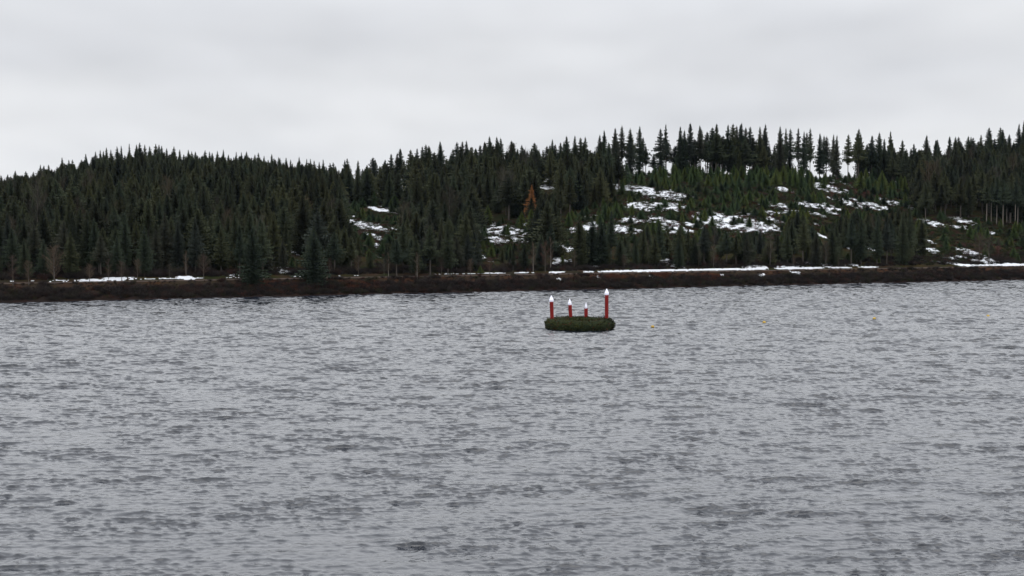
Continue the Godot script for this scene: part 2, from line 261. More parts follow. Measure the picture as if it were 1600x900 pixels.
# ------------------------------------------------------------------ the lake
func make_lake() -> void:
	var waves := []
	var wr := RandomNumberGenerator.new()
	wr.seed = 99
	var count := 50
	for k in count:
		var lam := 6.5 * pow(0.066, k / (count - 1.0))          # 6.5 m down to 0.43 m
		lam *= wr.randf_range(0.94, 1.06)
		var turn := deg_to_rad(wr.randfn(-8.0, 20.0 if lam > 1.2 else 32.0))
		var kk := TAU / lam
		var slope := 0.027 + 0.030 * exp(-pow(log(lam / 1.15) / 0.6, 2.0) / 2.0)
		waves.append([kk * sin(turn), kk * cos(turn), slope / kk, wr.randf() * TAU, lam, slope, sin(turn), cos(turn)])
	waves.sort_custom(func(a, b): return a[4] > b[4])
	var kx := PackedFloat32Array(); var kz := PackedFloat32Array(); var am := PackedFloat32Array(); var ph := PackedFloat32Array()
	var sl := PackedFloat32Array(); var dx := PackedFloat32Array(); var dz := PackedFloat32Array()
	for q in waves:
		kx.append(q[0]); kz.append(q[1]); am.append(q[2]); ph.append(q[3]); sl.append(q[5]); dx.append(q[6]); dz.append(q[7])
	var gust := FastNoiseLite.new()
	gust.seed = 12
	gust.frequency = 1.0
	gust.fractal_octaves = 3

	var rows := PackedFloat32Array()
	var r := 60.0
	while r < 690.0:
		rows.append(r)
		r += maxf(0.13, 0.0013 * r)
	var nr := rows.size()
	var nc := 540
	var v := PackedVector3Array(); v.resize(nr * nc)
	var nn := PackedVector3Array(); nn.resize(nr * nc)
	var at := 0
	for j in nr:
		var z := rows[j]
		var dr := maxf(0.13, 0.0013 * z)
		var dc := 1.06 * z / nc
		# only the waves that this row of the mesh can carry
		var kept := PackedInt32Array()
		for w in count:
			if absf(kx[w]) * dc < 2.6 and absf(kz[w]) * dr < 2.4:
				kept.append(w)
		for i in nc:
			var x := (i / (nc - 1.0) - 0.5) * 1.06 * z
			# gusts roughen the water in streaks; the lee under the far bank is smoother
			var inl := (x - SHORE_ORIGIN.x) * INLAND.x + (-z - SHORE_ORIGIN.y) * INLAND.y
			var lee := clampf(1.0 - inl / 25.0, 1.0, 1.0)
			var fetch := 1.12 + 0.35 * clampf((z - 140.0) / 280.0, 0.0, 1.0)       # the wind has a longer run towards the far shore
			var g := fetch * lee * clampf(0.95 + 0.65 * gust.get_noise_2d(x * 0.020 + 40.0, z * 0.036), 0.35, 1.7)
			var g2 := fetch * lee * clampf(0.95 + 0.8 * gust.get_noise_2d(x * 0.05 - 70.0, z * 0.09), 0.5, 1.6)
			var y := 0.0; var sx := 0.0; var sz := 0.0; var ox := 0.0; var oz := 0.0; var pinch := 0.0
			for w in kept:
				var t := kx[w] * x + kz[w] * z + ph[w]
				var gg := g if w < 16 else g2
				var sn := sin(t) * gg
				var cs := cos(t) * gg
				y += am[w] * cs
				ox -= am[w] * dx[w] * sn
				oz -= am[w] * dz[w] * sn
				sx -= sl[w] * dx[w] * sn
				sz -= sl[w] * dz[w] * sn
				pinch += sl[w] * dz[w] * dz[w] * cs
			# crests are pinched and lean the way they run, so the near face is short and steep and the back long
			v[at] = Vector3(x + ox * 0.8, y, -z - oz * 0.8 + LEAN * y)
			nn[at] = Vector3(-sx, maxf(1.0 - 0.8 * pinch - LEAN * sz, 0.25), sz).normalized()
			at += 1
	var idx := PackedInt32Array(); idx.resize((nr - 1) * (nc - 1) * 6)
	var p := 0
	for j in nr - 1:
		var b := j * nc
		for i in nc - 1:
			var a := b + i
			if (v[a].x - SHORE_ORIGIN.x) * INLAND.x + (v[a].z - SHORE_ORIGIN.y) * INLAND.y > 4.0:
				continue                                   # under the far bank
			idx[p] = a; idx[p + 1] = a + nc; idx[p + 2] = a + 1
			idx[p + 3] = a + 1; idx[p + 4] = a + nc; idx[p + 5] = a + nc + 1
			p += 6
	idx.resize(p)
	# the rest of the lake, a little under the wave troughs
	var k := v.size()
	for q in [Vector3(-2500, -0.6, 900), Vector3(2500, -0.6, 900), Vector3(2500, -0.6, -2500), Vector3(-2500, -0.6, -2500)]:
		v.append(q)
		nn.append(Vector3.UP)
	for q in [0, 2, 1, 0, 3, 2]:
		idx.append(k + q)
	var arr := []
	arr.resize(Mesh.ARRAY_MAX)
	arr[Mesh.ARRAY_VERTEX] = v
	arr[Mesh.ARRAY_NORMAL] = nn
	arr[Mesh.ARRAY_INDEX] = idx
	var mesh := ArrayMesh.new()
	mesh.add_surface_from_arrays(Mesh.PRIMITIVE_TRIANGLES, arr)

	var rip := FastNoiseLite.new()
	rip.seed = 5
	rip.noise_type = FastNoiseLite.TYPE_SIMPLEX_SMOOTH
	rip.frequency = 0.016
	rip.fractal_octaves = 4
	rip.fractal_gain = 0.55
	var tex := NoiseTexture2D.new()
	tex.noise = rip
	tex.width = 1024
	tex.height = 1024
	tex.seamless = true
	tex.as_normal_map = true
	tex.bump_strength = 7.0
	var mat := StandardMaterial3D.new()
	mat.albedo_color = Color(0.013, 0.017, 0.026).linear_to_srgb()
	mat.roughness = 0.05
	mat.metallic_specular = 0.50
	mat.clearcoat_enabled = true
	mat.clearcoat = 0.62
	mat.clearcoat_roughness = 0.05
	mat.normal_enabled = true
	mat.normal_texture = tex
	mat.normal_scale = 0.5
	mat.uv1_triplanar = true
	mat.uv1_world_triplanar = true
	mat.uv1_triplanar_sharpness = 8.0
	mat.uv1_scale = Vector3(1.0 / 14.0, 1.0 / 8.0, 1.0 / 8.0)
	mat.uv1_offset = Vector3(0.37, 0.0, 0.11)
	var lake := put("lake", mesh, self, mat)
	tag(lake, "wind-ruffled grey lake reflecting the overcast sky", "", "", "structure")


# ------------------------------------------------------------------ hills, path, snow
func floor_color(s: float, n: float) -> Color:
	var a := bumps.get_noise_2d(s * 0.08, n * 0.08)
	var b := bumps.get_noise_2d(s * 0.35 + 90.0, n * 0.35)
	var brown := Color(0.030, 0.024, 0.017)
	var moss := Color(0.024, 0.031, 0.012)
	var rust := Color(0.062, 0.030, 0.017)
	var c := brown.lerp(moss, clampf(0.45 + 1.3 * a, 0.0, 1.0))
	c = c.lerp(rust, clampf(b * 1.2, 0.0, 0.4))
	if n < 9.0:
		c = Color(0.034, 0.024, 0.019).lerp(rust, clampf(0.2 + 1.4 * a, 0.0, 0.8))
	if n < 1.6 + 0.7 * b:
		c = Color(0.016, 0.0145, 0.014)      # wet stones and mud at the waterline
	return c


func make_hills() -> void:
	var ss := PackedFloat32Array()
	var s := -260.0
	while s <= 900.0:
		ss.append(s)
		s += 3.0
	var ns := PackedFloat32Array()
	var n := -40.0
	while n < 620.0:
		ns.append(n)
		n += 8.0 if n < -2.0 and n > -40.0 else (0.7 if n < 26.0 else 3.4)
		if ns.size() == 1:
			n = -2.1
	var v := PackedVector3Array(); var c := PackedColorArray(); var idx := PackedInt32Array()
	for a in ss:
		for b in ns:
			var rough := 0.0
			if b > 0.5:
				rough = bumps.get_noise_2d(a * 0.4, b * 0.5) * (0.35 if b < 8.0 or b > 15.0 else 0.06)
			v.append(ground(a, b, rough))
			c.append(floor_color(a, b))
	var w := ns.size()
	for i in ss.size() - 1:
		for j in w - 1:
			var q := i * w + j
			idx.append_array(PackedInt32Array([q, q + w, q + 1, q + 1, q + w, q + w + 1]))
	var st := SurfaceTool.new()
	var arr := []
	arr.resize(Mesh.ARRAY_MAX)
	arr[Mesh.ARRAY_VERTEX] = v
	arr[Mesh.ARRAY_COLOR] = c
	arr[Mesh.ARRAY_INDEX] = idx
	var m := ArrayMesh.new()
	m.add_surface_from_arrays(Mesh.PRIMITIVE_TRIANGLES, arr)
	st.create_from(m, 0)
	st.generate_normals()
	var earth := paint(1, 1, 1, 1.0, true)
	earth.metallic_specular = 0.05
	var o := put("hills", st.commit(), self, earth)
	tag(o, "wooded hills rising from the far bank of the lake", "", "", "structure")


func make_path() -> void:
	var sh := Shape.new()
	var s := -200.0
	while s < 760.0:
		var e := s + 2.0
		var a := ground(s, 9.1, 0.06); var b := ground(s, 11.9, 0.06)
		var d := ground(e, 11.9, 0.06); var f := ground(e, 9.1, 0.06)
		var k := 0.85 + 0.25 * bumps.get_noise_2d(s * 0.3, 5.0)
		sh.quad(a, b, d, f, Color(0.085 * k, 0.062 * k, 0.05 * k))
		s = e
	var o := put("lakeside_path", sh.mesh(paint(1, 1, 1, 1.0, true)), self)
	tag(o, "gravel path running along the far bank above the water", "", "", "structure")


func path_cover(s: float) -> float:
	for q in PATH_SNOW:
		if s > q[0] and s < q[1]:
			return q[2] * clampf(minf(s - q[0], q[1] - s) / 7.0 + 0.45, 0.0, 1.0)
	return 0.0


# snow where cover(s, n) is above one half, on a fine grid, with edges that come down to the ground
func snow_sheet(called: String, cells: Dictionary, ds: float, dn: float, label: String) -> void:
	var sh := Shape.new()
	for key in cells:
		var i: int = key.x
		var j: int = key.y
		var q := []
		for c in [Vector2i(i, j), Vector2i(i + 1, j), Vector2i(i + 1, j + 1), Vector2i(i, j + 1)]:
			var full := cells.has(c) and cells.has(c - Vector2i(1, 0)) and cells.has(c - Vector2i(0, 1)) and cells.has(c - Vector2i(1, 1))
			var s: float = c.x * ds + (0.0 if full else 0.4 * ds * bumps.get_noise_2d(c.x * 3.1, c.y * 2.7))
			var n: float = c.y * dn + (0.0 if full else 0.4 * dn * bumps.get_noise_2d(c.x * 2.3 + 50.0, c.y * 3.3))
			var lift := 0.10 + 0.16 * bumps.get_noise_2d(s * 0.9, n * 0.9) if full else -0.04
			q.append(ground(s, n, lift + 0.18))
		sh.quad(q[0], q[1], q[2], q[3])
	var st := SurfaceTool.new()
	var m := sh.mesh(paint(0.70, 0.72, 0.76, 0.8), false)
	st.create_from(m, 0)
	st.index()
	st.generate_normals()
	var o := put(called, st.commit(), self, paint(0.70, 0.72, 0.76, 0.8))
	tag(o, label, "", "", "structure")


func in_snow(s: float, n: float) -> bool:
	for b in SNOW:
		if pow((s - b[0]) / b[2], 2.0) + pow((n - b[1]) / b[3], 2.0) < 0.8:
			return true
	return false


func make_snow() -> void:
	var ds := 0.5
	var dn := 0.65
	var cells := {}
	for b in SNOW:
		var i0 := int(floor((b[0] - b[2] * 1.5) / ds)); var i1 := int(ceil((b[0] + b[2] * 1.5) / ds))
		var j0 := int(floor((b[1] - b[3] * 1.5) / dn)); var j1 := int(ceil((b[1] + b[3] * 1.5) / dn))
		for i in range(i0, i1):
			for j in range(j0, j1):
				var s: float = (i + 0.5) * ds
				var n: float = (j + 0.5) * dn
				var q: float = sqrt(pow((s - b[0]) / b[2], 2.0) + pow((n - b[1]) / b[3], 2.0))
				var f: float = b[4] * 1.12 - 0.62 * q * q + 0.8 * bumps.get_noise_2d(s * 0.22, n * 0.2) + 0.95 * bumps.get_noise_2d(s * 0.9 + 30.0, n * 0.6) + 0.3 * patches.get_noise_2d(s * 0.12, n * 0.12)
				if f > 0.40 and (n > 12.0 or b[1] < 8.5):
					cells[Vector2i(i, j)] = true
	snow_sheet("snow", cells, ds, dn, "thin patchy snow lying in the clearing and between the trees of the hillside")
	cells = {}
	ds = 0.5
	dn = 0.45
	for i in range(int(-60 / ds), int(520 / ds)):
		var s := i * ds
		var k := path_cover(s)
		if k <= 0.0:
			continue
		for j in range(int(10.6 / dn), int(14.2 / dn)):
			var n := j * dn
			var edge := absf(n - 12.7) / (0.62 if s > 190.0 else 0.42)
			var f := k * (1.12 if s > 190.0 else 0.90) - 0.45 * edge * edge + 0.7 * bumps.get_noise_2d(s * 0.13, n * 0.35) + 0.7 * bumps.get_noise_2d(s * 0.6, n * 0.8)
			if f > 0.55:
				cells[Vector2i(i, j)] = true
	snow_sheet("path_snow", cells, ds, dn, "band of snow along the lakeside path and its upper verge")


# ------------------------------------------------------------------ trees
var bark := paint(0.085, 0.072, 0.062)
var needle_tones := []


# one spruce of height 20 m (width follows reach): trunk and a crown of drooping, ragged boughs
func spruce(reach: float, bare: float, gaps: float, fullness: float) -> Array:
	var h := 20.0
	var trunk := Shape.new()
	var lean := Vector3(rng.randf_range(-0.2, 0.2), 0, rng.randf_range(-0.2, 0.2))
	var p := Vector3(0, -0.8, 0)
	for k in 4:
		var y0 := h * k / 4.0; var y1 := h * (k + 1) / 4.0
		var a := Vector3(lean.x * sin(y0 * 0.2), y0 if k > 0 else -0.8, lean.z * sin(y0 * 0.2))
		var b := Vector3(lean.x * sin(y1 * 0.2), y1 - (0.3 if k == 3 else 0.0), lean.z * sin(y1 * 0.2))
		trunk.stick(a, b, 0.27 * pow(1.0 - y0 / h, 0.75), 0.27 * pow(1.0 - y1 / h, 0.75), 6)
		p = b
	var crown := Shape.new()
	var lobes := []
	for k in 6:
		lobes.append(rng.randf_range(0.66, 1.3))
	var y := bare * h
	while y < h * 0.975:
		var f := (y - bare * h) / (h - bare * h)
		var env := pow(minf(1.0, (1.0 - f) * 1.45), 0.92) * minf(1.0, 0.6 + f * 3.0) * reach
		var nb := int(fullness * (8.0 - 3.0 * f)) + rng.randi_range(0, 1)
		var spin := rng.randf() * TAU
		var layer := rng.randf_range(0.74, 1.2)
		var low := layer * (0.5 if f < 0.12 and bare > 0.2 else 1.0)
		for b in nb:
			if rng.randf() < gaps:
				continue
			var az := spin + TAU * (b + rng.randf_range(-0.3, 0.3)) / nb
			var lobe: float = lobes[int(fposmod(az, TAU) / TAU * 6.0) % 6]
			var length := maxf(0.28, env * lobe * rng.randf_range(0.72, 1.18) * low)
			var out := Vector3(cos(az), 0, sin(az))
			var side := Vector3(-sin(az), 0, cos(az))
			var fall := lerpf(-0.42, 0.42, pow(f, 1.4)) + rng.randf_range(-0.12, 0.12)
			var base := Vector3(0, y + rng.randf_range(-0.2, 0.2), 0)
			var k0 := rng.randf_range(0.78, 1.25)
			var col := Color(k0 * rng.randf_range(0.93, 1.07), k0, k0 * rng.randf_range(0.9, 1.08))
			var steps := 3 if length < 1.0 else 4
			var prev := base
			for q in steps:
				var t := (q + 1.0) / steps
				var pt := base + out * length * t + Vector3(0, length * (fall * t + 0.22 * t * t * (1.0 - f)), 0)
				var wd := (0.20 + 0.24 * length) * (1.05 - 0.75 * t)
				var dr := 0.16 + 0.32 * wd + rng.randf() * 0.22
				var mid := prev.lerp(pt, 0.55)
				crown.tri(prev, pt, mid + side * wd * rng.randf_range(0.8, 1.3) - Vector3(0, dr, 0), col)
				crown.tri(prev, pt, mid - side * wd * rng.randf_range(0.8, 1.3) - Vector3(0, dr, 0), col)
				crown.tri(prev, pt, mid + side * wd * rng.randf_range(-0.4, 0.4) - Vector3(0, dr * 1.9, 0), col)
				prev = pt
			crown.tri(prev, prev + out * 0.3 + Vector3(0, 0.12, 0), prev + side * 0.16, col)
		y += (0.50 - 0.20 * f) * rng.randf_range(0.8, 1.25)
	for k in 3:
		var az := TAU * k / 3.0
		crown.tri(Vector3(0, h + 0.25, 0), Vector3(cos(az) * 0.13, h - 0.9, sin(az) * 0.13), Vector3(cos(az + 2.1) * 0.13, h - 0.9, sin(az + 2.1) * 0.13))
	return [trunk, crown]


# a leafless broadleaf, 10 m high: trunk, limbs and fine twigs
func bare_tree(spread: float, limbs: int, thick: float) -> Array:
	var h := 10.0
	var trunk := Shape.new()
	trunk.stick(Vector3(0, -0.6, 0), Vector3(0.1, h * 0.5, 0.05), 0.13 * thick, 0.085 * thick, 6)
	trunk.stick(Vector3(0.1, h * 0.5, 0.05), Vector3(0, h * 0.97, 0), 0.085 * thick, 0.01, 5)
	var crown := Shape.new()
	for k in limbs:
		var f := (k + rng.randf()) / limbs
		var y := h * lerpf(0.16, 0.94, f)
		var az := rng.randf() * TAU
		var length := spread * (sin(PI * minf(1.0, 0.25 + f * 0.75)) * 0.75 + 0.25) * rng.randf_range(0.6, 1.15)
		var rise := rng.randf_range(0.7, 1.5)
		var a := Vector3(0, y, 0)
		var d := Vector3(cos(az), rise, sin(az)).normalized()
		var b := a + d * length
		b.y = minf(b.y, h * 1.02)
		crown.stick(a, b, 0.05 * thick, 0.012, 3)
		for t in 7:
			var q := a.lerp(b, rng.randf_range(0.25, 1.0))
			var d2 := (d + Vector3(rng.randfn(0, 0.5), rng.randfn(0.15, 0.35), rng.randfn(0, 0.5))).normalized()
			var e := q + d2 * rng.randf_range(0.5, 1.35)
			var w := Vector3(rng.randfn(), rng.randfn() * 0.3, rng.randfn()).normalized() * 0.030
			crown.tri(q - w, q + w, e, Color.WHITE * rng.randf_range(0.8, 1.2))
			for u in 3:
				var q2 := q.lerp(e, rng.randf_range(0.3, 0.95))
				var e2 := q2 + (d2 + Vector3(rng.randfn(0, 0.6), rng.randfn(0.1, 0.4), rng.randfn(0, 0.6))).normalized() * rng.randf_range(0.25, 0.6)
				crown.tri(q2 - w * 0.7, q2 + w * 0.7, e2, Color.WHITE * rng.randf_range(0.8, 1.2))
	return [trunk, crown]


# a 1 m high tangle of stems
func thicket(stems: int, wide: float, leafy: float) -> Shape:
	var sh := Shape.new()
	for k in stems:
		var az := rng.randf() * TAU
		var rr := sqrt(rng.randf()) * wide
		var a := Vector3(cos(az) * rr * 0.6, -0.1, sin(az) * rr * 0.6)
		var b := Vector3(cos(az) * rr + rng.randfn(0, 0.12), rng.randf_range(0.45, 1.05) * (1.15 - 0.5 * rr / wide), sin(az) * rr + rng.randfn(0, 0.12))
		var w := Vector3(-sin(az + 0.7), 0, cos(az + 0.7)) * rng.randf_range(0.014, 0.026)
		var col := Color.WHITE * rng.randf_range(0.7, 1.3)
		sh.tri(a - w, a + w, b, col)
		for t in 3:
			var q := a.lerp(b, rng.randf_range(0.35, 0.95))
			var e := q + Vector3(rng.randfn(0, 0.16), rng.randf_range(0.0, 0.25), rng.randfn(0, 0.16))
			var u := Vector3(rng.randfn(), rng.randfn(), rng.randfn()).normalized() * (0.012 + leafy * rng.randf())
			sh.tri(q - u, q + u, e, col)
	return sh


# the open view over a lying patch of snow: how high a tree may be here before it stands in front of it (or -1)
var lanes := []


func clear_height(p: Vector3, h: float, half: float) -> float:
	var q := Vector2(p.x, p.z)
	for l in lanes:
		var t: float = q.dot(l[0])
		if t > l[1] - l[4] - 1.0:
			continue
		var off: float = absf(q.x * l[0].y - q.y * l[0].x)
		if off > l[2] * t / l[1] + half:
			continue
		var line: float = EYE.y + (l[3] - EYE.y) * t / l[1]
		h = minf(h, line - p.y)
	return h


func plant_forest() -> void:
	for b in SNOW:
		if b[4] < 0.85:
			continue
		var c := ground(b[0], b[1] - b[3] * 0.55)
		var q := Vector2(c.x, c.z)
		lanes.append([q.normalized(), q.length(), b[2] * 0.85, c.y - 0.6, 2.0])
	for k in 6:
		var tone: Array = [[0.034, 0.046, 0.027], [0.041, 0.051, 0.027], [0.026, 0.037, 0.023], [0.048, 0.054, 0.025], [0.029, 0.036, 0.027], [0.039, 0.041, 0.027]][k]
		needle_tones.append(paint(tone[0], tone[1], tone[2], 0.85, true))
	# [reach, bare share of the trunk, gaps, fullness]
	var kinds := [[3.3, 0.05, 0.10, 1.25], [4.0, 0.03, 0.10, 1.25], [3.2, 0.34, 0.14, 1.2], [2.9, 0.36, 0.26, 1.1], [3.6, 0.16, 0.2, 1.15], [2.6, 0.10, 0.12, 1.2], [3.1, 0.50, 0.2, 1.15]]
	var forms := []
	for q in kinds:
		forms.append(spruce(q[0], q[1], q[2], q[3]))
	var trunks := []; var crowns := []
	for f in forms:
		trunks.append(f[0].mesh(bark, false))
		crowns.append(f[1].mesh(needle_tones[0]))

	var place := func(called: String, form: int, tone: int, s: float, n: float, h: float, wide: float) -> Node3D:
		var o := thing(called, ground(s, n))
		o.rotation.y = rng.randf() * TAU
		o.scale = Vector3(wide, h / 20.0, wide)
		put("trunk", trunks[form], o)
		put("crown", crowns[form], o, needle_tones[tone])
		return o

	# --- the skyline, stand by stand from left to right
	var stands := [[40.0, "dark fir at the low left end of the skyline", "trees on the falling left end of the skyline"], [96.0, "spruce on the skyline of the left hill's left flank", "spruces on the left flank of the skyline"],
		[150.0, "spruce on the rounded top of the left hill's skyline", "spruces on top of the left hill"], [190.0, "spruce on the skyline sloping down right of the left hill", "spruces on the slope right of the left hill"],
		[216.0, "spruce in the dip of the skyline between the two hills", "spruces in the dip of the skyline"], [262.0, "tall spruce on the skyline right of the dip", "spruces right of the dip"],
		[292.0, "spruce on the skyline behind the orange larch", "spruces above the orange larch"], [325.0, "tall spruce on the skyline left of the deep notch of sky", "spruces left of the notch of sky"],
		[356.0, "slim spruce of the open stand right of the sky notch", "spruces right of the notch of sky"], [404.0, "tall spruce of the close stand topping the right hill", "spruces of the close stand on the right hill"],
		[462.0, "thin-stemmed spruce against the sky above the highest snow", "spruces above the highest snow"], [545.0, "dark spruce in the skyline dip near its right end", "spruces in the dip near the right end"], [9999.0, "spruce on the skyline climbing to the right edge", "spruces climbing to the right edge"]]
	var sky: Array = SKYLINE.duplicate()
	sky.sort_custom(func(a, b): return a[0] < b[0])
	var z := 0
	var k_in := 0
	for q in sky:
		while q[0] > stands[z][0]:
			z += 1
			k_in = 0
		k_in += 1
		var right: bool = q[0] > 205.0
		var open: bool = (q[0] > 322.0 and q[0] < 350.0) or (q[0] > 418.0 and q[0] < 470.0)
		var form: int = [3, 3, 4][rng.randi() % 3] if open else ([2, 4, 3, 0][rng.randi() % 4] if right else [0, 4, 4, 5, 1][rng.randi() % 5])
		var wide := rng.randf_range(0.85, 1.15) * (1.32 if right else 0.95)
		if open:
			wide *= 0.82
		var o: Node3D = place.call("spruce", form, rng.randi() % 6, q[0], q[1], q[2], wide)
		tag(o, "%s, %s from left" % [stands[z][1], ordinal(k_in)], "spruce", stands[z][2])

	# how high the skyline stands in each direction: no tree of the wood overtops it
	var crest := []
	for q in sky:
		var c := ground(q[0], q[1])
		crest.append(Vector2(c.x / -c.z, (c.y + q[2] - EYE.y) / Vector2(c.x, c.z).length()))
	crest.sort_custom(func(a, b): return a.x < b.x)
	var overtop := func(w: Vector3) -> float:
		var az := w.x / -w.z
		var k := 0
		while k < crest.size() - 2 and az > crest[k + 1].x:
			k += 1
		var t := clampf((az - crest[k].x) / maxf(crest[k + 1].x - crest[k].x, 1e-5), 0.0, 1.0)
		return EYE.y + (lerpf(crest[k].y, crest[k + 1].y, t) - 0.0025) * Vector2(w.x, w.z).length() - w.y

	# --- trees that stand out near the path
	var shore: Array = SHORE_SPRUCES.duplicate()
	shore.sort_custom(func(a, b): return a[0] < b[0])
	var first_shore := true
	k_in = 0
	for q in shore:
		k_in += 1
		var dark: bool = q == SHORE_SPRUCES[0]
		var o: Node3D = place.call("spruce", 1 if dark else [0, 1, 2, 4][rng.randi() % 4], 2 if dark else rng.randi() % 5, q[0], q[1], q[2], 1.3 if dark else rng.randf_range(0.8, 1.15))
		if dark:
			tag(o, "broad blue-black spruce standing low on the bank, in front of the path", "spruce")
		else:
			tag(o, "spruce at the upper edge of the lakeside path, %s from left" % ordinal(k_in), "spruce", "spruces at the edge of the lakeside path")
	k_in = 0
	var pale_bark := paint(0.19, 0.165, 0.14)
	var tall: Array = TALL_SPRUCES.duplicate()
	tall.sort_custom(func(a, b): return a[0] < b[0])
	for q in tall:
		k_in += 1
		var o: Node3D = place.call("spruce", 6, rng.randi() % 3, q[0], q[1], q[2], 1.0)
		(o.get_node("trunk") as MeshInstance3D).material_override = pale_bark
		tag(o, "tall spruce with long bare pale trunk at the right edge, %s from left" % ordinal(k_in), "spruce", "bare-trunked spruces at the right edge")
	for q in ORANGE_LARCH:
		var o := thing("larch", ground(q[0], q[1]))
		o.scale = Vector3(0.9, q[2] / 20.0, 0.9)
		put("trunk", trunks[0], o)
		put("crown", crowns[4], o, paint(0.21, 0.088, 0.030, 0.85, true))
		tag(o, "rusty orange larch standing out among dark green spruces", "larch")

	# --- the forest: jittered rows, taller and darker in the hollows
	var clearing := polygon(CLEARING)
	var lower := polygon(LOWER_SLOPE)
	var west := polygon(WEST_GAP)
	var mid := polygon(MID_GAP)
	var trees := []
	var young := []
	var step := 6.5
	var s := -150.0
	while s < 760.0:
		var n := 16.5
		while n < 560.0:
			var ps := s + rng.randf_range(-0.48, 0.48) * step
			var pn := n + rng.randf_range(-0.48, 0.48) * step
			n += step
			var r := ridge_at(ps)
			if pn < 15.5 or pn > r.x + 14.0:
				continue
			var at := Vector2(ps, pn)
			var w := ground(ps, pn)
			if absf(w.x / w.z) > 0.5:
				continue
			var hill := ps < 205.0
			if pn > r.x - 26.0 and ((ps > 322.0 and ps < 356.0) or (ps > 408.0 and ps < 470.0)) and pn < r.x + 2.0:
				young.append([ps, pn, rng.randf_range(2.0, 5.5)])
			if not hill and pn > r.x - (26.0 if (ps > 320.0 and ps < 346.0) or (ps > 422.0 and ps < 468.0) else -7.0):
				continue
			var lump := patches.get_noise_2d(ps * 0.018, pn * 0.022)
			var inside_clear := Geometry2D.is_point_in_polygon(at, clearing)
			var inside_low := Geometry2D.is_point_in_polygon(at, lower)
			var inside_gap := Geometry2D.is_point_in_polygon(at, west) or Geometry2D.is_point_in_polygon(at, mid)
			if inside_clear or inside_low or inside_gap:
				for k in 2:
					if rng.randf() < (0.62 if inside_clear else 0.4):
						var a2 := at + Vector2(rng.randf_range(-2.5, 2.5), rng.randf_range(-2.5, 2.5))
						var h2 := rng.randf_range(1.6, 5.5) + 3.5 * maxf(0.0, patches.get_noise_2d(a2.x * 0.05, a2.y * 0.05)) + (3.5 if a2.y > r.x - 45.0 else 0.0)
						var w2 := ground(a2.x, a2.y)
						if in_snow(a2.x, a2.y) and rng.randf() < 0.7:
							continue
						h2 = minf(h2, maxf(clear_height(w2, h2, 0.6), 1.3 if rng.randf() < 0.35 else 0.0))
						if h2 > 1.2:
							young.append([a2.x, a2.y, h2])
				continue
			if rng.randf() < 0.08 - 0.15 * lump:
				continue
			var h := 18.0 + 4.5 * lump + rng.randf_range(-5.0, 4.0)
			if ps > 300.0 and pn < 60.0:
				h *= 0.84
			if pn < 26.0:
				h *= rng.randf_range(0.6, 1.0)
			if pn > r.x - 60.0:
				h *= 0.82 if hill else 1.05
			if hill and pn > r.x - 25.0:
				h *= 0.8
			h = minf(h, overtop.call(w) - rng.randf() * 2.0)
			var most := clear_height(w, 99.0, 1.6)
			if most < h + 2.0:
				h = minf(h, most) * rng.randf_range(0.62, 1.0)
			if h < 4.5:
				if h > 1.5:
					young.append([ps, pn, h])
				continue
			trees.append([ps, pn, h])
		s += step
	# the nearest of them are trees of their own, the others are one wood
	trees.sort_custom(func(a, b): return a[1] < b[1])
	var own := 300 - SKYLINE.size() - SHORE_SPRUCES.size() - TALL_SPRUCES.size()
	var front := []
	var rest := []
	for q in trees:
		var w := ground(q[0], q[1])
		if front.size() < own and absf(w.x / w.z) < 0.41 and q[2] > 11.0:
			front.append(q)
		else:
			rest.append(q)
	front.sort_custom(func(a, b): return a[0] < b[0])
	var reaches := [[40.0, "near the left edge of the picture"], [85.0, "left of the broad blue-black spruce"], [130.0, "right of the broad blue-black spruce"], [190.0, "below the wood in the dip"], [235.0, "left of the floating wreath"], [300.0, "behind the floating wreath"], [360.0, "below the largest snow patch"], [9999.0, "towards the right edge"]]
	z = 0
	k_in = 0
	for q in front:
		while q[0] > reaches[z][0]:
			z += 1
			k_in = 0
		k_in += 1
		var o: Node3D = place.call("spruce", [0, 0, 1, 2, 4, 5][rng.randi() % 6], rng.randi() % 6, q[0], q[1], q[2], rng.randf_range(0.95, 1.4) * (q[2] + 2.0) / 20.0)
		tag(o, "front row spruce %s, %s from left" % [reaches[z][1], ordinal(k_in)], "spruce", "front row spruces of the far shore")

	var wood := [[], [], [], [], [], []]
	var brown := []
	for q in rest:
		var leftmost: float = clampf((90.0 - q[0]) / 120.0, 0.0, 1.0) * clampf(1.0 - q[1] / 220.0, 0.0, 1.0)
		if rng.randf() < 0.03 + 0.11 * leftmost and q[1] < 230.0:
			brown.append(q)
			continue
		var thin: bool = q[0] > 205.0 and q[1] > 60.0
		wood[[2, 3, 2, 4, 0, 5][rng.randi() % 6] if thin else [0, 1, 5, 4, 0, 2][rng.randi() % 6]].append(q)
	var forest := Node3D.new()
	forest.name = "spruce_forest"
	add_child(forest)
	tag(forest, "unbroken dark green spruce forest covering both hills", "", "", "stuff")
	var tint := func() -> Color:
		var k := rng.randf_range(0.35, 1.2)
		var y := rng.randf_range(-0.12, 0.30)
		return Color(k * (1.0 + y), k * (1.0 + 0.3 * y), k * (1.0 - 0.5 * y))
	for f in 6:
		var m := ArrayMesh.new()
		forms[f][0].surface_to(m, bark, false)
		forms[f][1].surface_to(m, needle_tones[1])
		scatter("stand", m, wood[f], 20.0, 18.5, forest, tint)

	# --- young spruces of the clearings
	var yf := []
	for q in [[6.2, 0.0, 0.05, 1.0], [7.4, 0.0, 0.08, 1.0], [5.2, 0.0, 0.05, 1.0]]:
		var f := spruce(q[0], q[1], q[2], q[3])
		yf.append([f[0].mesh(bark, false), f[1].mesh(needle_tones[0]), f[0], f[1]])
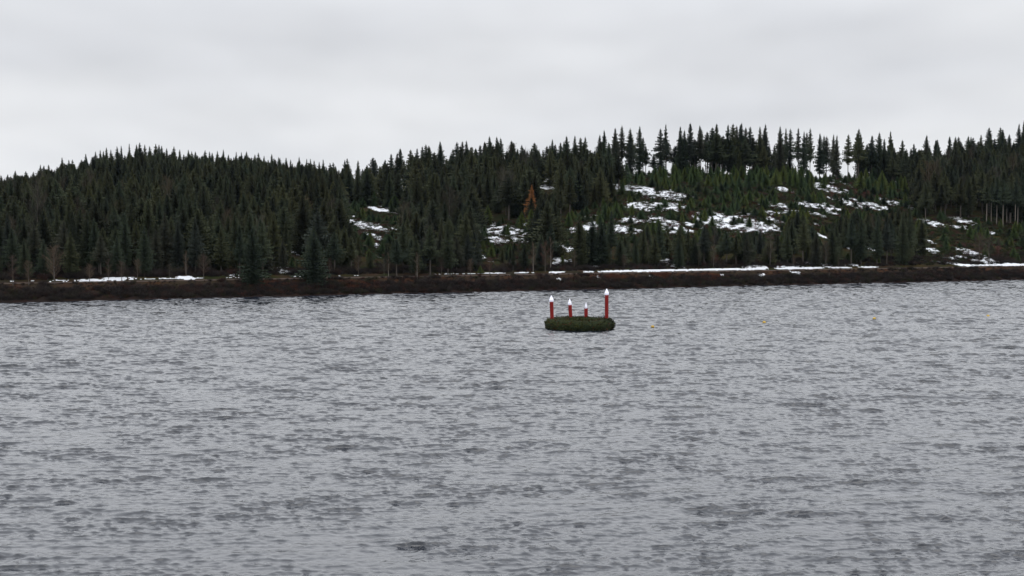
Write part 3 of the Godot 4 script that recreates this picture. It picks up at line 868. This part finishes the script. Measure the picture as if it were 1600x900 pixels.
	var fresh := [paint(0.056, 0.086, 0.024, 0.85, true), paint(0.076, 0.098, 0.024, 0.85, true), paint(0.042, 0.070, 0.028, 0.85, true), paint(0.105, 0.120, 0.020, 0.85, true)]
	var bright: Array = BRIGHT_YOUNG.duplicate()
	bright.sort_custom(func(a, b): return a[0] < b[0])
	k_in = 0
	for q in bright:
		k_in += 1
		var o := thing("young_spruce", ground(q[0], q[1]))
		o.rotation.y = rng.randf() * TAU
		o.scale = Vector3.ONE * (q[2] / 20.0)
		var f: int = rng.randi() % 3
		put("trunk", yf[f][0], o)
		put("crown", yf[f][1], o, fresh[3] if k_in > 8 and q[2] < 5.0 else fresh[1])
		tag(o, "yellow-green young tree in or beside snowy clearings, %s from left" % ordinal(k_in), "young spruce", "yellow-green young trees of the clearings")
	young.sort_custom(func(a, b): return a[2] / (a[1] + 500.0) > b[2] / (b[1] + 500.0))
	var own_young := young.slice(0, 270)
	own_young.sort_custom(func(a, b): return a[0] < b[0])
	var fields := [[175.0, "in the small snowy gap on the left hillside"], [225.0, "on the slope right of the left gap"], [268.0, "in the snowy gap below the orange larch"], [300.0, "at the left end of the big clearing"], [325.0, "in the left part of the big clearing"], [350.0, "around the largest snow patch"], [385.0, "right of the largest snow patch"], [420.0, "below the highest snow of the clearing"], [450.0, "at the right end of the big clearing"], [9999.0, "on the low slope at the right edge"]]
	z = 0
	k_in = 0
	for q in own_young:
		while q[0] > fields[z][0]:
			z += 1
			k_in = 0
		k_in += 1
		var o := thing("young_spruce", ground(q[0], q[1]))
		o.rotation.y = rng.randf() * TAU
		o.scale = Vector3(1.0, rng.randf_range(0.9, 1.2), 1.0) * (q[2] / 20.0)
		var f: int = rng.randi() % 3
		put("trunk", yf[f][0], o)
		put("crown", yf[f][1], o, fresh[rng.randi() % 3])
		tag(o, "small green spruce %s, %s from left" % [fields[z][1], ordinal(k_in)], "young spruce", "young spruces of the clearings")
	var saplings := ArrayMesh.new()
	yf[1][2].surface_to(saplings, bark, false)
	yf[1][3].surface_to(saplings, fresh[2])
	var o2 := scatter("sapling_growth", saplings, young.slice(270), 20.0, 20.0, self, tint)
	if o2:
		tag(o2, "low spruce regrowth spread over the clearings", "", "", "stuff")

	# --- leafless trees
	var grey := paint(0.10, 0.088, 0.075)
	var twig := [paint(0.075, 0.052, 0.040, 0.9, true), paint(0.10, 0.072, 0.050, 0.9, true), paint(0.085, 0.045, 0.034, 0.9, true), paint(0.07, 0.06, 0.045, 0.9, true)]
	var bf := []
	for q in [[3.0, 46, 1.0], [2.2, 40, 0.9], [3.6, 52, 1.2]]:
		var f := bare_tree(q[0], q[1], q[2])
		bf.append([f[0].mesh(grey, false), f[1].mesh(twig[0]), f[0], f[1]])
	var bare: Array = BARE_TREES.duplicate()
	bare.sort_custom(func(a, b): return a[0] < b[0])
	k_in = 0
	for q in bare:
		k_in += 1
		var o := thing("bare_tree", ground(q[0], q[1]))
		o.rotation.y = rng.randf() * TAU
		o.scale = Vector3(1.15, 1.0, 1.15) * (q[2] / 10.0)
		var f: int = rng.randi() % 3
		put("trunk", bf[f][0], o)
		put("crown", bf[f][1], o, twig[2] if q == BARE_TREES[0] or q == BARE_TREES[1] else twig[[0, 1, 3, 0][rng.randi() % 4]])
		tag(o, "leafless brown tree beside the lakeside path, %s from the left" % ordinal(k_in), "bare tree", "leafless trees beside the path")
	var white := paint(0.30, 0.27, 0.24)
	var birch: Array = BIRCHES.duplicate()
	birch.sort_custom(func(a, b): return a[0] < b[0])
	k_in = 0
	for q in birch:
		k_in += 1
		var o := thing("birch", ground(q[0], q[1]))
		o.rotation.y = rng.randf() * TAU
		o.scale = Vector3(0.75, 1.0, 0.75) * (q[2] / 10.0)
		put("trunk", bf[1][0], o, white)
		put("crown", bf[1][1], o, twig[1])
		tag(o, "slender pale-stemmed birch against the dark wood, %s from the left" % ordinal(k_in), "birch", "pale-stemmed birches by the shore")
	var reds: Array = RED_BUSHES.duplicate()
	reds.sort_custom(func(a, b): return a[0] < b[0])
	var redtwig := paint(0.105, 0.036, 0.030, 0.9, true)
	k_in = 0
	for q in reds:
		k_in += 1
		var o := thing("red_bush", ground(q[0], q[1]))
		o.rotation.y = rng.randf() * TAU
		o.scale = Vector3(1.5, 1.0, 1.5) * (q[2] / 10.0)
		put("stems", bf[0][0], o, grey)
		put("twigs", bf[2][1], o, redtwig)
		tag(o, "reddish brown leafless bush in the clearings, %s from the left" % ordinal(k_in), "bush", "reddish bushes of the clearings")
	var bw := ArrayMesh.new()
	bf[2][2].surface_to(bw, grey, false)
	bf[2][3].surface_to(bw, twig[3])
	var o3 := scatter("bare_wood", bw, brown, 10.0, 17.0, self, tint)
	if o3:
		tag(o3, "leafless brown trees mixed into the spruce forest", "", "", "stuff")


func scatter(called: String, m: Mesh, list: Array, nominal: float, width_of: float, parent: Node, tint: Callable) -> MultiMeshInstance3D:
	if list.is_empty():
		return null
	var mm := MultiMesh.new()
	mm.transform_format = MultiMesh.TRANSFORM_3D
	mm.use_colors = true
	mm.mesh = m
	mm.instance_count = list.size()
	for k in list.size():
		var q: Array = list[k]
		var w: float = q[2] / width_of * rng.randf_range(1.0, 1.75)
		var b := Basis(Vector3.UP, rng.randf() * TAU).scaled(Vector3(w, q[2] / nominal, w))
		mm.set_instance_transform(k, Transform3D(b, ground(q[0], q[1])))
		mm.set_instance_color(k, tint.call())
	var o := MultiMeshInstance3D.new()
	o.name = numbered(called) if parent == self else called
	o.multimesh = mm
	parent.add_child(o, true)
	return o


func plant_undergrowth() -> void:
	var twig := paint(1, 1, 1, 1.0, true)
	var bank := []
	var cols := []
	var s := -70.0
	while s < 520.0:
		var snowy := path_cover(s) > 0.5
		for k in 7:
			var n := 0.5 + pow(rng.randf(), 1.1) * 8.4
			var h := rng.randf_range(0.9, 2.3)
			if n > 5.6:
				h = rng.randf_range(0.25, 0.75) if snowy else rng.randf_range(0.4, 1.5)
			bank.append([s + rng.randf_range(-0.4, 0.4), n, h])
		for k in 5:
			var n := 14.6 + rng.randf() * 11.0
			bank.append([s + rng.randf_range(-0.4, 0.4), n, rng.randf_range(0.5, 1.4) + (1.6 if s > 190.0 else 3.4) * maxf(0.0, patches.get_noise_2d(s * 0.08, n * 0.15))])
		s += 0.75
	var clear: Array = [polygon(CLEARING), polygon(LOWER_SLOPE), polygon(WEST_GAP), polygon(MID_GAP)]
	var scrub := []
	for k in 30000:
		var q := Vector2(rng.randf_range(130.0, 520.0), rng.randf_range(16.0, 200.0))
		for p in clear:
			if Geometry2D.is_point_in_polygon(q, p) and not (in_snow(q.x, q.y) and rng.randf() < 0.35):
				scrub.append([q.x, q.y, rng.randf_range(0.35, 1.35)])
				break
	var bank_tint := func() -> Color:
		var k := rng.randf_range(0.35, 0.95)
		match rng.randi() % 7:
			0: return Color(0.070, 0.034, 0.026) * k
			1, 2: return Color(0.052, 0.042, 0.036) * k
			3: return Color(0.050, 0.048, 0.024) * k
			_: return Color(0.044, 0.034, 0.032) * k
	var scrub_tint := func() -> Color:
		var k := rng.randf_range(0.45, 1.05)
		match rng.randi() % 6:
			0: return Color(0.085, 0.034, 0.026) * k
			1, 2, 3: return Color(0.040, 0.054, 0.020) * k
			4: return Color(0.055, 0.062, 0.022) * k
			_: return Color(0.058, 0.042, 0.032) * k
	var a := scatter("bank_brush", thicket(90, 0.75, 0.012).mesh(twig), bank, 1.0, 1.15, self, bank_tint)
	tag(a, "tangle of brown brush on the bank above the waterline", "", "", "stuff")
	var b := scatter("clearing_scrub", thicket(70, 0.8, 0.04).mesh(twig), scrub, 1.0, 0.9, self, scrub_tint)
	tag(b, "brambles and brushwood poking through the snow of the clearings", "", "", "stuff")
	# rust-red bracken on the bank
	var fern := []
	var fronds := [[79.0, 5.0, 6.0, 3.0], [88.0, 4.2, 6.0, 2.6], [112.0, 5.0, 4.0, 2.4], [118.0, 4.0, 3.0, 2.0], [236.0, 7.0, 3.0, 1.5], [255.0, 5.5, 8.0, 2.0], [214.0, 6.0, 5.0, 2.0]]
	for f in fronds:
		for k in 60:
			fern.append([f[0] + rng.randfn(0, f[2] * 0.5), clampf(f[1] + rng.randfn(0, f[3] * 0.5), 1.4, 8.0), rng.randf_range(0.6, 1.2)])
	var fern_tint := func() -> Color: return Color(0.115, 0.042, 0.022) * rng.randf_range(0.6, 1.2)
	var c := scatter("bracken", thicket(60, 0.9, 0.05).mesh(twig), fern, 1.0, 0.9, self, fern_tint)
	tag(c, "rust-red withered bracken in patches on the bank", "", "", "stuff")


# ------------------------------------------------------------------ the wreath
func lathe(profile: Array, sides: int, squash := 1.0) -> ArrayMesh:
	var sh := Shape.new()
	for k in profile.size():
		var a: Vector2 = profile[maxi(k - 1, 0)]
		var b: Vector2 = profile[mini(k + 1, profile.size() - 1)]
		var t := (b - a).normalized()
		for j in sides + 1:
			var az := TAU * j / sides
			sh.v.append(Vector3(cos(az) * profile[k].x, profile[k].y, sin(az) * profile[k].x * squash))
			sh.n.append(Vector3(cos(az) * t.y, -t.x, sin(az) * t.y / squash).normalized())
			sh.c.append(Color.WHITE)
	for k in profile.size() - 1:
		for j in sides:
			var q := k * (sides + 1) + j
			sh.i.append_array(PackedInt32Array([q, q + 1, q + sides + 1, q + 1, q + sides + 2, q + sides + 1]))
	return sh.mesh(null, false)


func make_wreath() -> void:
	var root := thing("advent_wreath", Vector3(15.58, 0, -293.11))
	tag(root, "giant green wreath with four red candles floating on the lake", "wreath")
	var big := 6.45
	var tube := 1.32
	var level := 0.95
	# the ring: a lumpy bolster of packed fir green
	var ring := Shape.new()
	var na := 160
	var nb := 22
	var lump := func(a: float, b: float) -> float:
		return 1.0 + 0.24 * bumps.get_noise_3d(cos(a) * 3.0, sin(a) * 3.0, b * 0.8) + 0.10 * bumps.get_noise_3d(cos(a) * 9.0, sin(a) * 9.0, sin(b) * 2.0 + cos(b))
	for i in na + 1:
		var a := TAU * i / na
		for j in nb + 1:
			var b := TAU * j / nb
			var rr: float = tube * lump.call(a, b)
			ring.v.append(Vector3(cos(a) * (big + cos(b) * rr * 1.06), level + sin(b) * rr, sin(a) * (big + cos(b) * rr * 1.06)))
			ring.n.append(Vector3(cos(a) * cos(b), sin(b), sin(a) * cos(b)))
			ring.c.append(Color.WHITE)
	for i in na:
		for j in nb:
			var q := i * (nb + 1) + j
			ring.i.append_array(PackedInt32Array([q, q + nb + 1, q + 1, q + 1, q + nb + 1, q + nb + 2]))
	var body := put("ring", ring.mesh(paint(0.020, 0.028, 0.012, 1.0), false), root)
	# fir sprays bound all over it
	var sprays := Shape.new()
	for k in 5200:
		var a := rng.randf() * TAU
		var b := rng.randf_range(-0.75, PI + 0.75)
		var rr: float = tube * lump.call(a, b) * 0.98
		var nrm := Vector3(cos(a) * cos(b), sin(b), sin(a) * cos(b))
		var p := Vector3(cos(a) * (big + cos(b) * rr * 1.06), level + sin(b) * rr, sin(a) * (big + cos(b) * rr * 1.06))
		var lay := (nrm * rng.randf_range(0.05, 0.4) + Vector3(-sin(a), 0, cos(a)) * rng.randfn(0.5, 0.6) + Vector3(rng.randfn(0, 0.3), rng.randfn(-0.1, 0.3), rng.randfn(0, 0.3))).normalized()
		var across := lay.cross(nrm).normalized()
		var ln := rng.randf_range(0.28, 0.62) * (1.4 if rng.randf() < 0.05 else 1.0)
		var tone := rng.randf_range(0.35, 1.6)
		var rusty := bumps.get_noise_3d(cos(a) * 4.0, sin(a) * 4.0, b + 7.0) > 0.22 and rng.randf() < 0.55
		var col := Color(0.056, 0.024, 0.010) * tone if rusty else Color(0.028, 0.032, 0.0095) * tone
		for t in 4:
			var q := p + lay * ln * t / 4.0
			var e := q + lay * ln * 0.33
			sprays.tri(q, e, q + across * 0.15 * (1.15 - t * 0.22) + lay * ln * 0.22, col)
			sprays.tri(q, e, q - across * 0.15 * (1.15 - t * 0.22) + lay * ln * 0.22 - nrm * 0.03, col)
	var sp := put("fir_sprays", sprays.mesh(paint(1, 1, 1, 0.9, true)), body)
	sp.set_meta("kind", "stuff")
	# the raft that carries it
	var raft := lathe([Vector2(big - 0.8, -0.45), Vector2(big - 0.8, 0.12), Vector2(big + 0.75, 0.12), Vector2(big + 0.8, 0.05), Vector2(big + 0.8, -0.45)], 64)
	put("float", raft, root, paint(0.02, 0.02, 0.02, 0.7))

	var red := paint(0.27, 0.017, 0.015, 0.55)
	var weave := FastNoiseLite.new()
	weave.frequency = 0.02
	var cloth := NoiseTexture2D.new()
	cloth.noise = weave
	cloth.width = 256
	cloth.height = 256
	cloth.seamless = true
	var ramp := Gradient.new()
	ramp.set_color(0, Color(0.82, 0.82, 0.82))
	ramp.set_color(1, Color(1, 1, 1))
	cloth.color_ramp = ramp
	red.albedo_texture = cloth
	red.uv1_triplanar = true
	red.uv1_scale = Vector3(0.5, 0.12, 0.5)
	var glow := paint(0.86, 0.86, 0.92, 0.5)
	glow.emission_enabled = true
	glow.emission = Color(0.86, 0.87, 1.0)
	glow.emission_energy_multiplier = 0.28
	# angle round the ring, red height above the green, flame width, flame depth, flame turn, lean
	var four := [[188.0, 3.97, 0.52, 0.8, 0.2, 1.9], [106.0, 2.77, 0.45, 0.75, 0.5, 3.4], [74.0, 1.96, 0.56, 0.42, 1.45, 0.2], [14.0, 5.37, 0.52, 0.8, 0.0, 0.0]]
	var which := ["second tallest candle, leaning a little to the left", "third tallest candle, at the back of the ring, leaning left", "shortest candle with a slim flame", "tallest candle, standing upright"]
	for k in 4:
		var f: Array = four[k]
		var a := deg_to_rad(f[0])
		var c := lathe([Vector2(0.40, 0), Vector2(0.425, 0.05), Vector2(0.425, 0.9 + f[1]), Vector2(0.40, 0.95 + f[1]), Vector2(0.10, 0.96 + f[1]), Vector2(0.0, 0.955 + f[1])], 28)
		var candle := put("candle", c, root, red)
		candle.position = Vector3(cos(a) * big, level + tube - 0.95, -sin(a) * big)
		candle.rotation.z = deg_to_rad(f[5])
		candle.set_meta("label", which[k])
		var prof := []
		for t in 15:
			var u := t / 14.0
			var wdt := 0.80 + 0.20 * sin(u / 0.30 * PI / 2.0) if u < 0.30 else pow(1.0 - (u - 0.30) / 0.70, 0.85)
			prof.append(Vector2(maxf(f[2] * wdt, 0.0), u * 1.55))
		prof.push_front(Vector2(0, 0))
		var fl := put("flame", lathe(prof, 24, f[3]), candle, glow)
		fl.position = Vector3(0, 0.93 + f[1], 0)
		fl.rotation.y = f[4]


func make_buoys() -> void:
	var yellow := paint(0.55, 0.36, 0.07, 0.5)
	var dark := paint(0.05, 0.05, 0.05, 0.6)
	var prof := []
	for k in 17:
		var t := -PI / 2 + PI * k / 16.0
		prof.append(Vector2(maxf(0.40 * cos(t), 0.0), 0.34 * sin(t)))
	var shell := lathe(prof, 28)
	var belt := lathe([Vector2(0.385, -0.05), Vector2(0.42, -0.05), Vector2(0.43, 0.0), Vector2(0.42, 0.05), Vector2(0.385, 0.05)], 28)
	var eye := TorusMesh.new()
	eye.inner_radius = 0.045
	eye.outer_radius = 0.085
	eye.rings = 16
	eye.ring_segments = 8
	for k in BUOYS.size():
		var o := thing("buoy", Vector3(BUOYS[k][0], 0.12, BUOYS[k][1]))
		o.rotation_degrees = Vector3(rng.randf_range(-8, 8), rng.randf() * 360.0, rng.randf_range(-8, 8))
		put("float", shell, o, yellow)
		put("belt", belt, o, yellow)
		var e := put("lifting_eye", eye, o, dark)
		e.position.y = 0.37
		e.rotation.x = PI / 2
		tag(o, "small yellow ball buoy on open water, %s to the right of the wreath" % ordinal(k + 1), "buoy", "yellow buoys in a line right of the wreath")
